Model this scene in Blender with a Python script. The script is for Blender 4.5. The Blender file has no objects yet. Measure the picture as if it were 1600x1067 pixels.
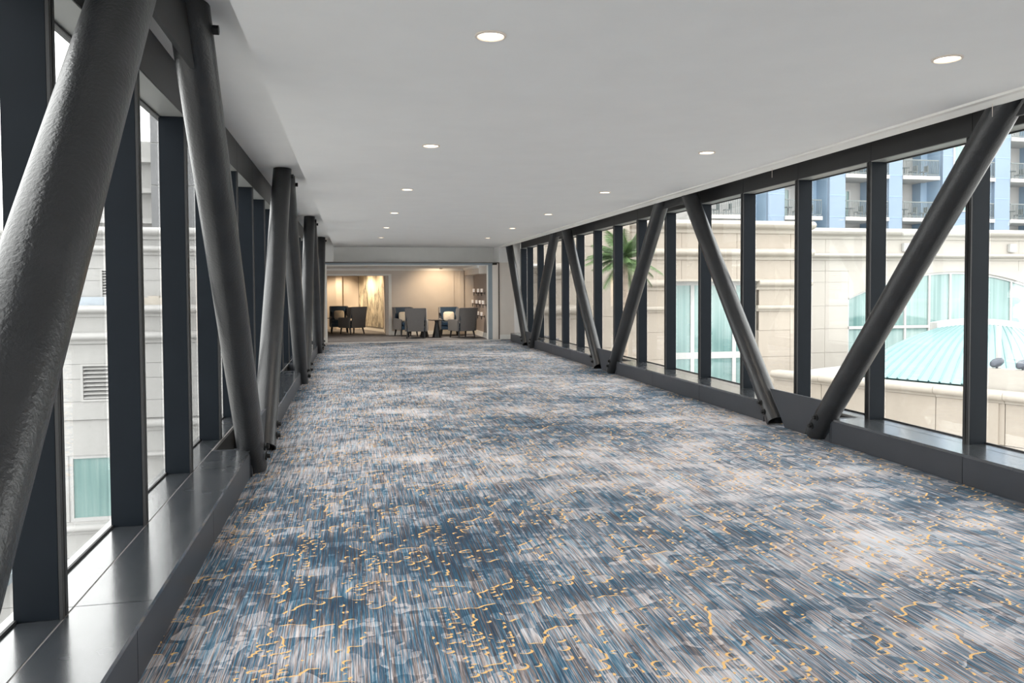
import bpy, bmesh, math, random
from mathutils import Vector, Matrix, Euler
random.seed(7)
S = bpy.context.scene
COL = S.collection
# ------------------------------------------------------------------ camera
F_PX, YAW, PITCH, ROLL, CY = 1191.64, .2064, .0317, .0053, 490.72
cam = bpy.data.cameras.new('camera'); co = bpy.data.objects.new('camera', cam); COL.objects.link(co)
fh = Vector((math.sin(YAW), math.cos(YAW), 0)); R0 = Vector((math.cos(YAW), -math.sin(YAW), 0)); Zv = Vector((0, 0, 1))
Fv = fh*math.cos(PITCH) - Zv*math.sin(PITCH); U0 = fh*math.sin(PITCH) + Zv*math.cos(PITCH)
Rv = R0*math.cos(ROLL) - U0*math.sin(ROLL); Uv = R0*math.sin(ROLL) + U0*math.cos(ROLL)
m = Matrix((Rv, Uv, -Fv)).transposed().to_4x4(); m.translation = (0, 0, 1.5)
co.matrix_world = m
cam.sensor_width = 36; cam.lens = F_PX/1600*36; cam.shift_y = -(533.5-CY)/1600
cam.clip_end = 400; cam.clip_start = .05
S.camera = co
# ------------------------------------------------------------------ sky, exposure
W = bpy.data.worlds.new('sky'); S.world = W; W.use_nodes = True
bg = W.node_tree.nodes['Background']; bg.inputs[0].default_value = (1, .985, .965, 1); bg.inputs[1].default_value = 5.0
S.view_settings.view_transform = 'Standard'; S.view_settings.look = 'None'
S.view_settings.gamma = 1; S.view_settings.use_curve_mapping = False
S.view_settings.exposure = -.05
DOWNLIGHT_W = 45; LOBBY_W = 150; ART_W = 150
# ------------------------------------------------------------------ helpers
WL = {}
class MB:
    def __init__(s): s.v = []; s.f = []
    def quad(s, *p):
        n = len(s.v); s.v += [tuple(q) for q in p]; s.f.append(tuple(range(n, n+len(p)))); return s
    def box(s, x0, x1, y0, y1, z0, z1):
        n = len(s.v)
        s.v += [(x0,y0,z0),(x1,y0,z0),(x1,y1,z0),(x0,y1,z0),(x0,y0,z1),(x1,y0,z1),(x1,y1,z1),(x0,y1,z1)]
        s.f += [tuple(n+i for i in q) for q in ((0,3,2,1),(4,5,6,7),(0,1,5,4),(1,2,6,5),(2,3,7,6),(3,0,4,7))]; return s
    def prism(s, poly, axis, a, b):
        # poly: list of 2D pts in the two other axes, cyclic order
        def P(u, v, w): return {'x': (w, u, v), 'y': (u, w, v), 'z': (u, v, w)}[axis]
        n = len(s.v); k = len(poly)
        s.v += [P(u, v, a) for u, v in poly] + [P(u, v, b) for u, v in poly]
        s.f.append(tuple(n+i for i in range(k))); s.f.append(tuple(n+k+i for i in reversed(range(k))))
        for i in range(k): j = (i+1) % k; s.f.append((n+j, n+i, n+k+i, n+k+j))
        return s
    def tube(s, p0, p1, r0, r1=None, n=10, caps=True):
        r1 = r0 if r1 is None else r1
        p0, p1 = Vector(p0), Vector(p1); d = (p1-p0).normalized()
        a = d.orthogonal().normalized(); b = d.cross(a); o = len(s.v)
        for p, r in ((p0, r0), (p1, r1)):
            s.v += [tuple(p + (a*math.cos(2*math.pi*i/n) + b*math.sin(2*math.pi*i/n))*r) for i in range(n)]
        for i in range(n): j = (i+1) % n; s.f.append((o+i, o+j, o+n+j, o+n+i))
        if caps: s.f.append(tuple(o+i for i in reversed(range(n)))); s.f.append(tuple(o+n+i for i in range(n)))
        return s
    def lathe(s, prof, c, n=24, close=False):
        o = len(s.v); k = len(prof)
        for i in range(n):
            a = 2*math.pi*i/n
            s.v += [(c[0]+r*math.cos(a), c[1]+r*math.sin(a), c[2]+z) for r, z in prof]
        for i in range(n):
            j = (i+1) % n
            for q in range(k if close else k-1):
                t = (q+1) % k; s.f.append((o+i*k+q, o+j*k+q, o+j*k+t, o+i*k+t))
        return s
    def build(s, name, mat, parent=None, smooth=False, bevel=0, kind=None, label=None, origin=None):
        off = Vector(WL.get(parent, (0, 0, 0))) if parent else Vector((0, 0, 0))
        org = Vector(origin) if origin else off
        me = bpy.data.meshes.new(name)
        me.from_pydata([tuple(Vector(q)-org) for q in s.v], [], s.f)
        bm = bmesh.new(); bm.from_mesh(me)
        bmesh.ops.recalc_face_normals(bm, faces=bm.faces[:])
        if bevel:
            bmesh.ops.bevel(bm, geom=[e for e in bm.edges if e.calc_face_angle(0) > .5], offset=bevel, segments=2, affect='EDGES', clamp_overlap=True)
        bm.to_mesh(me); bm.free()
        if smooth:
            for p in me.polygons: p.use_smooth = True
            try: me.set_sharp_from_angle(angle=math.radians(42))
            except Exception: pass
        me.materials.append(mat)
        o = bpy.data.objects.new(name, me); COL.objects.link(o)
        if parent: o.parent = parent
        o.location = org - off
        WL[o] = tuple(org)
        if kind: o['kind'] = kind
        if label: o['label'] = label
        return o
def tag(o, label, cat=None, group=None, kind=None):
    o['label'] = label
    if cat: o['category'] = cat
    if group: o['group'] = group
    if kind: o['kind'] = kind
    return o
def empty(name, loc, label=None, cat=None, group=None, kind=None):
    o = bpy.data.objects.new(name, None); o.empty_display_size = .1; COL.objects.link(o); o.location = loc; WL[o] = tuple(loc)
    if label: tag(o, label, cat, group, kind)
    elif kind: o['kind'] = kind
    return o
UNIT = {}
def piece(name, mat, parent, x0, x1, y0, y1, z0, z1, bev=.12):
    """one block sharing a unit mesh, scaled to size"""
    key = (mat.name, bev)
    if key not in UNIT:
        me = bpy.data.meshes.new(name); bm = bmesh.new(); bmesh.ops.create_cube(bm, size=1); bm.to_mesh(me); bm.free()
        me.materials.append(mat); UNIT[key] = me
    o = bpy.data.objects.new(name, UNIT[key]); COL.objects.link(o); o.parent = parent
    c = Vector(((x0+x1)/2, (y0+y1)/2, (z0+z1)/2)); o.location = c - Vector(WL[parent]); o.scale = (x1-x0, y1-y0, z1-z0); WL[o] = tuple(c)
    return o
def dup(root, loc, rz, label, group=None):
    r = root.copy(); COL.objects.link(r); r.location = loc; r.rotation_euler = (0, 0, rz); r['label'] = label
    if group: r['group'] = group
    for ch in list(root.children):
        c = ch.copy(); COL.objects.link(c); c.parent = r
        for g in ch.children:
            d = g.copy(); COL.objects.link(d); d.parent = c
    return r
# ------------------------------------------------------------------ materials
class NT:
    def __init__(s, name):
        s.m = bpy.data.materials.new(name); s.m.use_nodes = True; s.t = s.m.node_tree
        s.b = s.t.nodes['Principled BSDF']; s.out = s.t.nodes['Material Output']
    def n(s, typ, **kw):
        nd = s.t.nodes.new('ShaderNode'+typ)
        for k, v in kw.items():
            if k.startswith('i_'):
                key = k[2:]; key = int(key) if key.isdigit() else key.replace('_', ' ')
                s.set(nd.inputs[key], v)
            else: setattr(nd, k, v)
        return nd
    def set(s, inp, v):
        if hasattr(v, 'links') or isinstance(v, bpy.types.NodeSocket): s.t.links.new(v, inp)
        else: inp.default_value = v
    def math(s, op, a, b=0., c=None, clamp=False):
        nd = s.t.nodes.new('ShaderNodeMath'); nd.operation = op; nd.use_clamp = clamp
        s.set(nd.inputs[0], a); s.set(nd.inputs[1], b)
        if c is not None: s.set(nd.inputs[2], c)
        return nd.outputs[0]
    def mix(s, f, a, b):
        nd = s.t.nodes.new('ShaderNodeMix'); nd.data_type = 'RGBA'
        s.set(nd.inputs[0], f); s.set(nd.inputs[6], a); s.set(nd.inputs[7], b); return nd.outputs[2]
    def pos(s): return s.n('NewGeometry').outputs['Position']
    def scale(s, v, sc, off=(0, 0, 0)):
        nd = s.t.nodes.new('ShaderNodeMapping'); s.set(nd.inputs[0], v); nd.inputs[3].default_value = sc; nd.inputs[1].default_value = off; return nd.outputs[0]
    def noise(s, v, sc=1., det=2., rough=.5):
        nd = s.n('TexNoise'); s.set(nd.inputs['Vector'], v); nd.inputs['Scale'].default_value = sc; nd.inputs['Detail'].default_value = det; nd.inputs['Roughness'].default_value = rough; return nd.outputs[0]
    def ramp(s, f, stops, interp='LINEAR'):
        nd = s.t.nodes.new('ShaderNodeValToRGB'); s.set(nd.inputs[0], f); cr = nd.color_ramp; cr.interpolation = interp
        while len(cr.elements) < len(stops): cr.elements.new(.5)
        for e, (p, c) in zip(cr.elements, stops): e.position = p; e.color = (*c, 1)
        return nd.outputs[0]
    def bump(s, h, strength, dist):
        nd = s.n('Bump'); nd.inputs['Strength'].default_value = strength; nd.inputs['Distance'].default_value = dist; s.set(nd.inputs['Height'], h)
        s.t.links.new(nd.outputs[0], s.b.inputs['Normal'])
def M(name, col, rough=.5, metal=0., var=.06, vsc=3., bump=0., bsc=60., bdist=.002, spec=.5, emit=None, es=0., coat=0.):
    t = NT(name); p = t.pos(); c = (*col, 1)
    if var:
        f = t.noise(p, vsc, 3.)
        f2 = t.ramp(f, [(.3, (0, 0, 0)), (.7, (1, 1, 1))])
        lo = tuple(x*(1-var) for x in col)+(1,); hi = tuple(min(1, x*(1+var)) for x in col)+(1,)
        t.set(t.b.inputs['Base Color'], t.mix(f2, lo, hi))
    else: t.b.inputs['Base Color'].default_value = c
    t.b.inputs['Roughness'].default_value = rough; t.b.inputs['Metallic'].default_value = metal
    t.b.inputs['Specular IOR Level'].default_value = spec
    if coat: t.b.inputs['Coat Weight'].default_value = coat; t.b.inputs['Coat Roughness'].default_value = .25
    if bump: t.bump(t.noise(p, bsc, 3.), bump, bdist)
    if emit: t.b.inputs['Emission Color'].default_value = (*emit, 1); t.b.inputs['Emission Strength'].default_value = es
    return t.m
def glass_mat(name, tint, refl_rough=0., extra=1.):
    t = NT(name); t.t.nodes.remove(t.b)
    tr = t.n('BsdfTransparent'); tr.inputs[0].default_value = (*tint, 1)
    gl = t.n('BsdfGlossy'); gl.inputs[0].default_value = (1, 1, 1, 1); gl.inputs['Roughness'].default_value = refl_rough
    g = t.n('NewGeometry'); dt = t.n('VectorMath', operation='DOT_PRODUCT'); t.t.links.new(g.outputs['Normal'], dt.inputs[0]); t.t.links.new(g.outputs['Incoming'], dt.inputs[1])
    c1 = t.math('SUBTRACT', 1., t.math('ABSOLUTE', dt.outputs['Value'])); sch = t.math('MULTIPLY_ADD', t.math('POWER', c1, 5.), .96*extra, .04*extra, clamp=True)
    mx = t.n('MixShader'); t.t.links.new(sch, mx.inputs[0])
    t.t.links.new(tr.outputs[0], mx.inputs[1]); t.t.links.new(gl.outputs[0], mx.inputs[2]); t.t.links.new(mx.outputs[0], t.out.inputs[0])
    return t.m
def carpet_mat():
    t = NT('carpet_pattern'); p = t.pos()
    yarn = t.noise(t.scale(p, (190, 4.5, 1)), 1., 3., .7)
    yarn2 = t.noise(t.scale(p, (55, 1.6, 1), (31, 7, 0)), 1., 2.)
    hue = t.noise(t.scale(p, (130, 2.2, 1), (5, 17, 0)), 1., 1.)
    patch = t.noise(t.scale(p, (.42, .55, 1), (2.3, 1.1, 0)), 1., 3., .55)
    patch2 = t.noise(t.scale(p, (1.7, 2.2, 1), (9.3, 4.4, 0)), 1., 2.)
    def masks(off):
        q = t.n('VectorMath', operation='ADD'); t.set(q.inputs[0], p); q.inputs[1].default_value = off
        q = q.outputs[0]
        nz = t.noise(t.scale(q, (4.6, 5.4, 1)), 1., 2.2)
        big = t.math('GREATER_THAN', nz, .56)
        vo2 = t.n('TexVoronoi', voronoi_dimensions='2D', feature='F1'); t.set(vo2.inputs['Vector'], t.scale(q, (1., 1.5, 1), (3.3, 1.7, 0))); vo2.inputs['Scale'].default_value = 15.; vo2.inputs['Randomness'].default_value = .7
        sp2 = t.n('SeparateColor'); t.set(sp2.inputs[0], vo2.outputs['Color'])
        tiny = t.math('MULTIPLY', t.math('LESS_THAN', vo2.outputs['Distance'], t.math('MULTIPLY_ADD', sp2.outputs[1], .22, .16)), t.math('GREATER_THAN', t.noise(t.scale(q, (5., 1.1, 1), (7, 2, 0)), 1., 1.), .58))
        vo = t.n('TexVoronoi', voronoi_dimensions='2D', feature='F1'); t.set(vo.inputs['Vector'], t.scale(q, (1, 1.15, 1))); vo.inputs['Scale'].default_value = 9.; vo.inputs['Randomness'].default_value = .85
        sep = t.n('SeparateColor'); t.set(sep.inputs[0], vo.outputs['Color'])
        rad = t.math('MULTIPLY_ADD', sep.outputs[0], .40, .06)
        # dots gather in some areas only
        dots = t.math('LESS_THAN', t.math('DIVIDE', vo.outputs['Distance'], 1.), t.math('MULTIPLY', rad, t.math('MULTIPLY_ADD', nz, 1.6, -.1)))
        return t.math('MAXIMUM', t.math('MAXIMUM', big, dots), tiny), big, nz
    m0, big, nz = masks((0, 0, 0))
    m1, _, _ = masks((.010, -.007, 0)); m2, _, _ = masks((-.010, .007, 0))
    side = t.math('GREATER_THAN', t.noise(t.scale(p, (.9, .7, 1), (14, 3, 0)), 1., 0.), .5)
    cr1 = t.math('MULTIPLY', m0, t.math('SUBTRACT', 1., m1)); cr2 = t.math('MULTIPLY', m0, t.math('SUBTRACT', 1., m2))
    cres = t.math('ADD', t.math('MULTIPLY', cr1, side), t.math('MULTIPLY', cr2, t.math('SUBTRACT', 1., side)))
    gate = t.math('GREATER_THAN', t.noise(t.scale(p, (2.6, 2.1, 1), (3, 8, 0)), 1., 1.), .45)
    gold = t.math('MULTIPLY', cres, gate)
    v = t.math('MULTIPLY_ADD', t.math('SUBTRACT', patch, .5), 1.75, .50)
    v = t.math('MULTIPLY_ADD', t.math('SUBTRACT', patch2, .5), .7, v)
    v = t.math('MULTIPLY_ADD', t.math('SUBTRACT', yarn, .5), 1.9, v)
    v = t.math('MULTIPLY_ADD', t.math('SUBTRACT', yarn2, .5), .75, v)
    sign = t.math('MULTIPLY_ADD', t.math('GREATER_THAN', t.math('MULTIPLY_ADD', t.math('SUBTRACT', patch2, .5), .6, patch), .5), -.36, .20)
    v = t.math('MULTIPLY_ADD', m0, sign, v)
    col = t.ramp(v, [(.0, (.018, .040, .075)), (.28, (.040, .095, .155)), (.43, (.10, .175, .25)), (.54, (.23, .25, .29)), (.68, (.43, .41, .43)), (.95, (.66, .63, .65))])
    warm = t.ramp(v, [(.0, (.04, .04, .05)), (.3, (.10, .085, .085)), (.5, (.23, .18, .165)), (.75, (.46, .40, .385)), (1, (.64, .585, .57))])
    blue = t.ramp(v, [(.0, (.012, .05, .09)), (.4, (.045, .135, .21)), (.65, (.17, .31, .42)), (1, (.55, .63, .70))])
    hw = t.math('MULTIPLY', t.math('GREATER_THAN', hue, .53), .85); hb = t.math('MULTIPLY', t.math('LESS_THAN', hue, .43), .8)
    col = t.mix(hw, col, warm); col = t.mix(hb, col, blue)
    col = t.mix(t.math('MULTIPLY', gold, .95), col, (.80, .50, .19, 1))
    t.set(t.b.inputs['Base Color'], col); t.b.inputs['Roughness'].default_value = .95; t.b.inputs['Specular IOR Level'].default_value = .15
    t.b.inputs['Sheen Weight'].default_value = .03; t.b.inputs['Sheen Roughness'].default_value = .5
    t.bump(t.math('ADD', t.noise(t.scale(p, (160, 60, 1)), 1., 1.), t.math('MULTIPLY', gold, .8)), .35, .004)
    return t.m
def stone_mat(name, c, streak=.08):
    t = NT(name); p = t.pos()
    f = t.noise(t.scale(p, (2.5, 2.5, .35)), 1., 4.); g = t.noise(p, 9., 4.)
    f = t.math('MULTIPLY_ADD', g, .35, t.math('MULTIPLY', f, .65))
    t.set(t.b.inputs['Base Color'], t.ramp(f, [(.3, tuple(x*(1-streak) for x in c)), (.7, tuple(min(1, x*(1+streak*.5)) for x in c))]))
    t.b.inputs['Roughness'].default_value = .8; t.b.inputs['Specular IOR Level'].default_value = .25
    t.bump(g, .2, .004); return t.m
def tile_mat():
    t = NT('honed_dark_tile'); p = t.pos()
    f = t.noise(t.scale(p, (14, 3, 1)), 1., 4.); g = t.noise(p, 2.5, 3.)
    t.set(t.b.inputs['Base Color'], t.ramp(f, [(.3, (.030, .034, .040)), (.75, (.052, .056, .062))]))
    t.set(t.b.inputs['Roughness'], t.math('MULTIPLY_ADD', g, .22, .14)); t.b.inputs['Specular IOR Level'].default_value = .75
    t.b.inputs['Coat Weight'].default_value = 1.; t.b.inputs['Coat Roughness'].default_value = .16; t.b.inputs['Coat IOR'].default_value = 1.6
    return t.m
def paint_mat():
    t = NT('textured_steel_paint'); p = t.pos()
    g = t.noise(p, 70., 3., .6); h = t.noise(p, 7., 2.)
    t.set(t.b.inputs['Base Color'], t.ramp(h, [(.3, (.016, .0168, .0185)), (.7, (.023, .0238, .0258))]))
    t.b.inputs['Roughness'].default_value = .30; t.b.inputs['Specular IOR Level'].default_value = .5
    t.bump(g, .55, .005); return t.m
def art_mat():
    t = NT('abstract_wash'); p = t.pos()
    w = t.noise(t.scale(p, (1.8, 1.8, .8)), 1., 5., .62)
    w2 = t.noise(t.scale(p, (5, 5, 1.0), (4, 2, 1)), 1., 4.)
    sepn = t.n('SeparateXYZ'); t.set(sepn.inputs[0], p)
    low = t.math('MULTIPLY_ADD', sepn.outputs[2], -.12, .12)
    v = t.math('ADD', t.math('MULTIPLY_ADD', w2, .35, t.math('MULTIPLY', w, .75)), low)
    t.set(t.b.inputs['Base Color'], t.ramp(v, [(.38, (.85, .78, .64)), (.50, (.72, .64, .50)), (.57, (.20, .18, .15)), (.62, (.62, .55, .43)), (.74, (.22, .20, .17))]))
    t.b.inputs['Roughness'].default_value = .6; return t.m
def fabric_mat(name, c):
    t = NT(name); tc = t.n('TexCoord').outputs['Object']
    f = t.noise(tc, 120., 2.); t.set(t.b.inputs['Base Color'], t.ramp(f, [(.3, tuple(x*.75 for x in c)), (.7, tuple(min(1, x*1.2) for x in c))]))
    t.b.inputs['Roughness'].default_value = .9; t.b.inputs['Sheen Weight'].default_value = .2; t.bump(f, .3, .002); return t.m
def teal_glass_mat():
    # opaque curtained teal glazing: pale curtain folds behind a mirror-like tinted pane
    t = NT('teal_glazing'); p = t.pos()
    f = t.noise(t.scale(p, (9, 2, .15)), 1., 2.); g = t.noise(t.scale(p, (.5, .5, .4)), 1., 1.)
    v = t.math('MULTIPLY_ADD', g, .6, t.math('MULTIPLY', f, .4))
    t.set(t.b.inputs['Base Color'], t.ramp(v, [(.35, (.10, .19, .185)), (.5, (.17, .28, .27)), (.65, (.25, .36, .345))]))
    t.b.inputs['Roughness'].default_value = .08; t.b.inputs['Specular IOR Level'].default_value = .8; return t.m
m_carpet = carpet_mat()
m_ceil = M('ceiling_paint', (.80, .795, .79), .85, var=.015, bump=.05, bsc=120)
m_wallw = M('white_wall_paint', (.78, .77, .75), .8, var=.02)
m_wallc = M('cream_wall_covering', (.70, .64, .58), .85, var=.03, bump=.15, bsc=200)
m_lobw = M('lobby_wall_covering', (.66, .585, .52), .9, var=.03, bump=.1, bsc=180)
m_taupe = M('taupe_niche_paint', (.30, .25, .22), .85, var=.03)
m_trimw = M('white_trim_paint', (.80, .78, .74), .5, var=.02)
m_paint = paint_mat()
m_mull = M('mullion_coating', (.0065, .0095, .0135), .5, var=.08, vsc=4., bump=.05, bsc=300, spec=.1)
m_head = M('head_panel_coating', (.026, .026, .027), .45, var=.05, spec=.28)
m_curb = M('curb_coating', (.042, .045, .053), .42, var=.06, spec=.35)
m_tile = tile_mat(); m_soff = M('pale_head_soffit', (.27, .275, .265), .4, var=.04)
m_brown = M('rusty_brown_panel', (.09, .055, .04), .5, var=.15)
m_joint = M('pale_joint_sealant', (.30, .29, .28), .6, var=.05)
m_bolt = M('black_bolt_steel', (.02, .02, .02), .45, metal=.4, var=.05)
m_dark = M('dark_bronze_trim', (.07, .05, .04), .5, var=.05)
m_grey = M('blue_grey_trim', (.22, .26, .29), .5, var=.04)
m_glass = glass_mat('clear_pane_glass', (.97, .985, .985), 0., 1.0)
m_lamp = M('warm_lamp_diffuser', (1, .9, .8), .4, var=0, emit=(1., .84, .66), es=5.)
m_ring = M('white_lamp_ring', (.7, .62, .55), .5, var=.02)
m_lobfloor = M('lobby_carpet', (.15, .145, .15), .95, var=.25, vsc=6., bump=.2, bsc=200)
m_stoneL = stone_mat('pale_limestone', (.41, .405, .395)); m_stoneR = stone_mat('cream_limestone', (.38, .335, .285))
m_stoneC = stone_mat('ivory_limestone', (.42, .395, .36), .05)
m_band = stone_mat('ivory_moulding', (.41, .37, .32), .05); m_bandL = stone_mat('pale_moulding', (.44, .435, .425), .05)
m_teal = teal_glass_mat()
m_white = M('white_window_frame', (.46, .46, .455), .4, var=.02)
m_greylouv = M('grey_louver_paint', (.50, .50, .49), .6, var=.05)
m_louvd = M('louver_recess', (.06, .06, .06), .9, var=.1)
m_tower = M('grey_tower_cladding', (.17, .172, .178), .35, var=.08, vsc=.6)
m_blue = M('blue_hotel_render', (.25, .35, .46), .8, var=.04, vsc=.5); m_lblue = M('pale_blue_hotel_render', (.205, .27, .355), .8, var=.03, vsc=.5)
m_hotel = M('white_hotel_render', (.42, .41, .395), .8, var=.03)
m_rail = M('dark_railing_paint', (.13, .15, .15), .5, var=.05)
m_roof = M('turquoise_metal_roof', (.19, .33, .335), .45, var=.05, vsc=.7); m_seam = M('turquoise_seam', (.14, .26, .265), .45, var=.04)
m_floodl = M('grey_floodlight_housing', (.07, .08, .10), .4, metal=.2, var=.05)
m_ground = M('pale_concrete_paving', (.34, .335, .325), .9, var=.08, vsc=.5)
m_trunk = M('palm_trunk_bark', (.36, .29, .23), .9, var=.25, vsc=8., bump=.5, bsc=25, bdist=.02)
m_frond = M('palm_frond_green', (.10, .17, .06), .6, var=.3, vsc=6.)
m_fgrey = fabric_mat('grey_tweed', (.175, .165, .16)); m_navy = M('navy_leather', (.018, .045, .085), .4, var=.1, vsc=10.)
m_cream = fabric_mat('cream_linen', (.66, .58, .47)); m_wood = M('black_wood', (.012, .012, .014), .35, var=.1)
m_candle = M('glowing_candle_cup', (.9, .8, .72), .5, var=.0, emit=(1, .84, .72), es=.3)
m_art = art_mat()
# ------------------------------------------------------------------ dimensions
SILL, HB, HT, CZ, SOF = .235, 2.70, 3.0, 2.83, 3.0
LC, LM, LG = -.82, -1.11, -1.28          # left: curb face, mullion face, glass
RC, RM, RG = 4.536, 4.842, 5.014
Y0, YE = -8.2, 21.86                      # glazed part of the bridge
YW = 22.8                                 # end wall plane
BAY = 1.2111
LX, RX = -.82, 4.55                       # planes of the tube trusses
TR = .108
# ------------------------------------------------------------------ shell
tag(MB().box(-1.34, 5.06, Y0, 22.5, -.12, 0).build('floor', m_carpet, kind='structure'), 'blue and grey striped carpet with gold arcs running down the bridge')
tag(MB().box(-.532, 4.44, Y0, 23.9, CZ, SOF+.16).build('ceiling', m_ceil, kind='structure'), 'flat white painted ceiling over the bridge')
tag(MB().box(-1.34, -.532, Y0, 22.8, SOF, SOF+.16).build('ceiling', m_ceil, kind='structure'), 'raised white soffit strip above the left windows')
tag(MB().box(4.44, 5.06, Y0, 22.8, SOF, SOF+.16).build('ceiling', m_ceil, kind='structure'), 'raised white soffit strip above the right windows')
b = MB().prism([(4.36, CZ), (4.36, CZ-.018), (4.40, CZ-.022), (4.44, 2.776), (4.455, 2.776), (4.455, SOF), (4.44, SOF), (4.44, CZ)], 'y', Y0, 22.8)
tag(b.build('trim_1', m_trimw, kind='structure'), 'white stepped edge trim along the right side of the ceiling')
tag(MB().box(-1.34, 5.06, Y0-.2, Y0, 0, SOF).build('wall_light_block', m_wallc, kind='structure'), 'unseen cream wall added behind the viewer to shut out sky light')  # unseen wall added behind the camera to keep sky light off the mullions
# curbs with sill tiles
def curb(side):
    L = side == 'left'
    fc, fm, fg = (LC, LM, LG) if L else (RC, RM, RG)
    sg = -1 if L else 1
    root = empty('trim_2' if L else 'trim_3', (fc, Y0, 0), f'dark tiled window sill and curb along the {side} wall', kind='structure')
    base = 7.0 if L else 7.2
    cen = [base + 6.14*k for k in (-2, -1, 0, 1, 2)]
    segs = []; y = Y0
    for c in cen: segs.append((y, c-.62)); y = c+.62
    segs.append((y, YE))
    X = lambda a, b: (min(a, b), max(a, b))
    core = MB()
    for a, e in segs:
        core.box(*X(fc+sg*.03, fg+sg*.05), a+.012, e-.012, 0, SILL-.022)
        n = max(1, round((e-a)/1.62)); w = (e-a)/n
        for i in range(n):
            g = .003
            x = X(fc, fc+sg*.028)
            piece('curb_panel', m_curb, root, x[0], x[1], a+i*w+g, a+(i+1)*w-g, .004, SILL-.024)
        # end plates
        for yy, on in ((a, a > Y0+.1), (e, True)):
            if on:
                last = yy == YE
                o = piece('end_plate', m_brown if last else m_curb, root, *X(fc-sg*.004, fc+sg*.27), yy-.008, yy+.008, 0, SILL+.004)
    core.box(*X(fc+sg*.30, fg+sg*.05), Y0, YE, 0, SILL-.022)
    core.build('curb_core', m_louvd, root)
    # tiles: joints at y = 3.33 + 2.41 n, cut around the gaps at the truss feet
    js = [3.33+2.41*k for k in range(-5, 9)]; cuts = sorted([Y0, YE]+[j for j in js if Y0 < j < YE])
    for a, e in zip(cuts[:-1], cuts[1:]):
        x = X(fm+sg*.004, fg+sg*.05); piece('sill_tile', m_tile, root, x[0], x[1], a+.0025, e-.0025, SILL-.022, SILL)
    for a, e in segs:
        cs = [a]+[j for j in js if a+.1 < j < e-.1]+[e]
        for p, q in zip(cs[:-1], cs[1:]):
            x = X(fc-sg*.006, fm-sg*.004); piece('sill_tile', m_tile, root, x[0], x[1], p+.0025, q-.0025, SILL-.022, SILL)
    x = X(fm-sg*.0045, fm+sg*.0045); piece('joint_strip', m_joint, root, x[0], x[1], Y0, YE, SILL-.03, SILL-.003)
    return root
curb('left'); curb('right')
# glazed bays
def bays(side, ystart, first):
    L = side == 'left'; fm, fg = (LM, LG) if L else (RM, RG); sg = -1 if L else 1
    X = lambda a, b: (min(a, b), max(a, b))
    k = 0; ys = []
    y = ystart
    while y > Y0: y -= BAY
    y += BAY
    while y < YE-.05: ys.append(y); y += BAY
    ys.append(YE-.06)
    if ys[-1]-ys[-2] < .35: ys.pop(-2)
    n = first
    for a, e in zip(ys, ys[1:]+[None]):
        w = empty(f'window_{n}', (fg, a, SILL), f'glazed bay {n} of the bridge between dark mullions', kind='structure'); n += 1
        x = X(fm+sg*.012, fg+sg*.003)
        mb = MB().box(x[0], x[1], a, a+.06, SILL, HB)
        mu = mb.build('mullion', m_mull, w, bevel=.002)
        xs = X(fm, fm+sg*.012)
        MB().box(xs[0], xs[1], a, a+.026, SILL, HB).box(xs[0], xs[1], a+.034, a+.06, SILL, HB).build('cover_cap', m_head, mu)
        if e is None:
            continue
        # head panel (room face + underside)
        hx = X(fm, fg+sg*.05)
        MB().box(hx[0], hx[1], a+.003, e-.003, HB+.006, HT-.004).build('head_panel', m_head, w)
        sx = X(fm+sg*.004, fg+sg*.003); MB().box(sx[0], sx[1], a+.06, e, HB, HB+.006).build('head_soffit', m_soff, w)
        gx = X(fg+sg*.004, fg+sg*.012)
        MB().box(gx[0], gx[1], a+.06, e, SILL, HB).build('pane', m_glass, w)
        bx = X(fg-sg*.008, fg+sg*.003)
        MB().box(bx[0], bx[1], a+.06, e, SILL, SILL+.012).box(bx[0], bx[1], a+.06, e, HB-.012, HB).build('glazing_bead', m_head, w)
    return n
nx = bays('left', 3.2088, 1)
bays('right', 5.2255, nx)
# ------------------------------------------------------------------ end wall
b = MB().box(4.385, 5.3, YW, YW+.2, 2.34, SOF).box(4.385, 4.5, YW+.2, 23.7, 2.34, SOF).box(-1.6, -.532, YW, YW+.2, 2.34, SOF).box(-.65, -.532, YW+.2, 23.7, 2.34, SOF).box(-.65, 4.5, 23.7, 23.9, 2.34, SOF)
tag(b.build('wall_far', m_wallw, kind='structure'), 'white painted bulkhead above the lobby opening')
b = MB().box(4.385, 5.3, YW, YW+.2, 0, 2.335).box(-1.6, -.775, YW, YW+.2, 0, 2.335)
tag(b.build('wall_end', m_wallc, kind='structure'), 'cream walls either side of the lobby opening')
tag(MB().box(RM, RM+.2, YE+.02, YW, 0, SOF).build('wall_right', m_wallw, kind='structure'), 'short white wall between the last right window and the end wall')
tag(MB().box(LM-.2, LM, YE+.02, YW, 0, SOF).build('wall_left', m_wallw, kind='structure'), 'short white wall between the last left window and the end wall')
tag(MB().box(4.385, RM, YW-.018, YW, 0, .14).box(LM, -.775, YW-.018, YW, 0, .14).build('baseboard_far', m_trimw, kind='structure'), 'pale baseboard at the end wall')
d = empty('door_1', (1.8, YW, 0), 'wide portal frame round the lobby opening', kind='structure')
MB().box(-.775, 4.385, YW-.02, YW+.1, 2.315, 2.338).build('head_trim', m_dark, d)
MB().box(-.775, 4.32, YW+.0, YW+.14, 2.265, 2.315).build('head_frame', m_grey, d)
MB().box(4.355, 4.385, YW-.02, YW+.1, 0, 2.315).build('edge_trim', m_dark, d)
MB().box(4.17, 4.355, YW, YW+.14, 0, 2.315).build('jamb_panel', m_wallc, d)
MB().box(4.045, 4.17, YW+.01, YW+.14, 0, 2.265).build('jamb_frame', m_grey, d)
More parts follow.
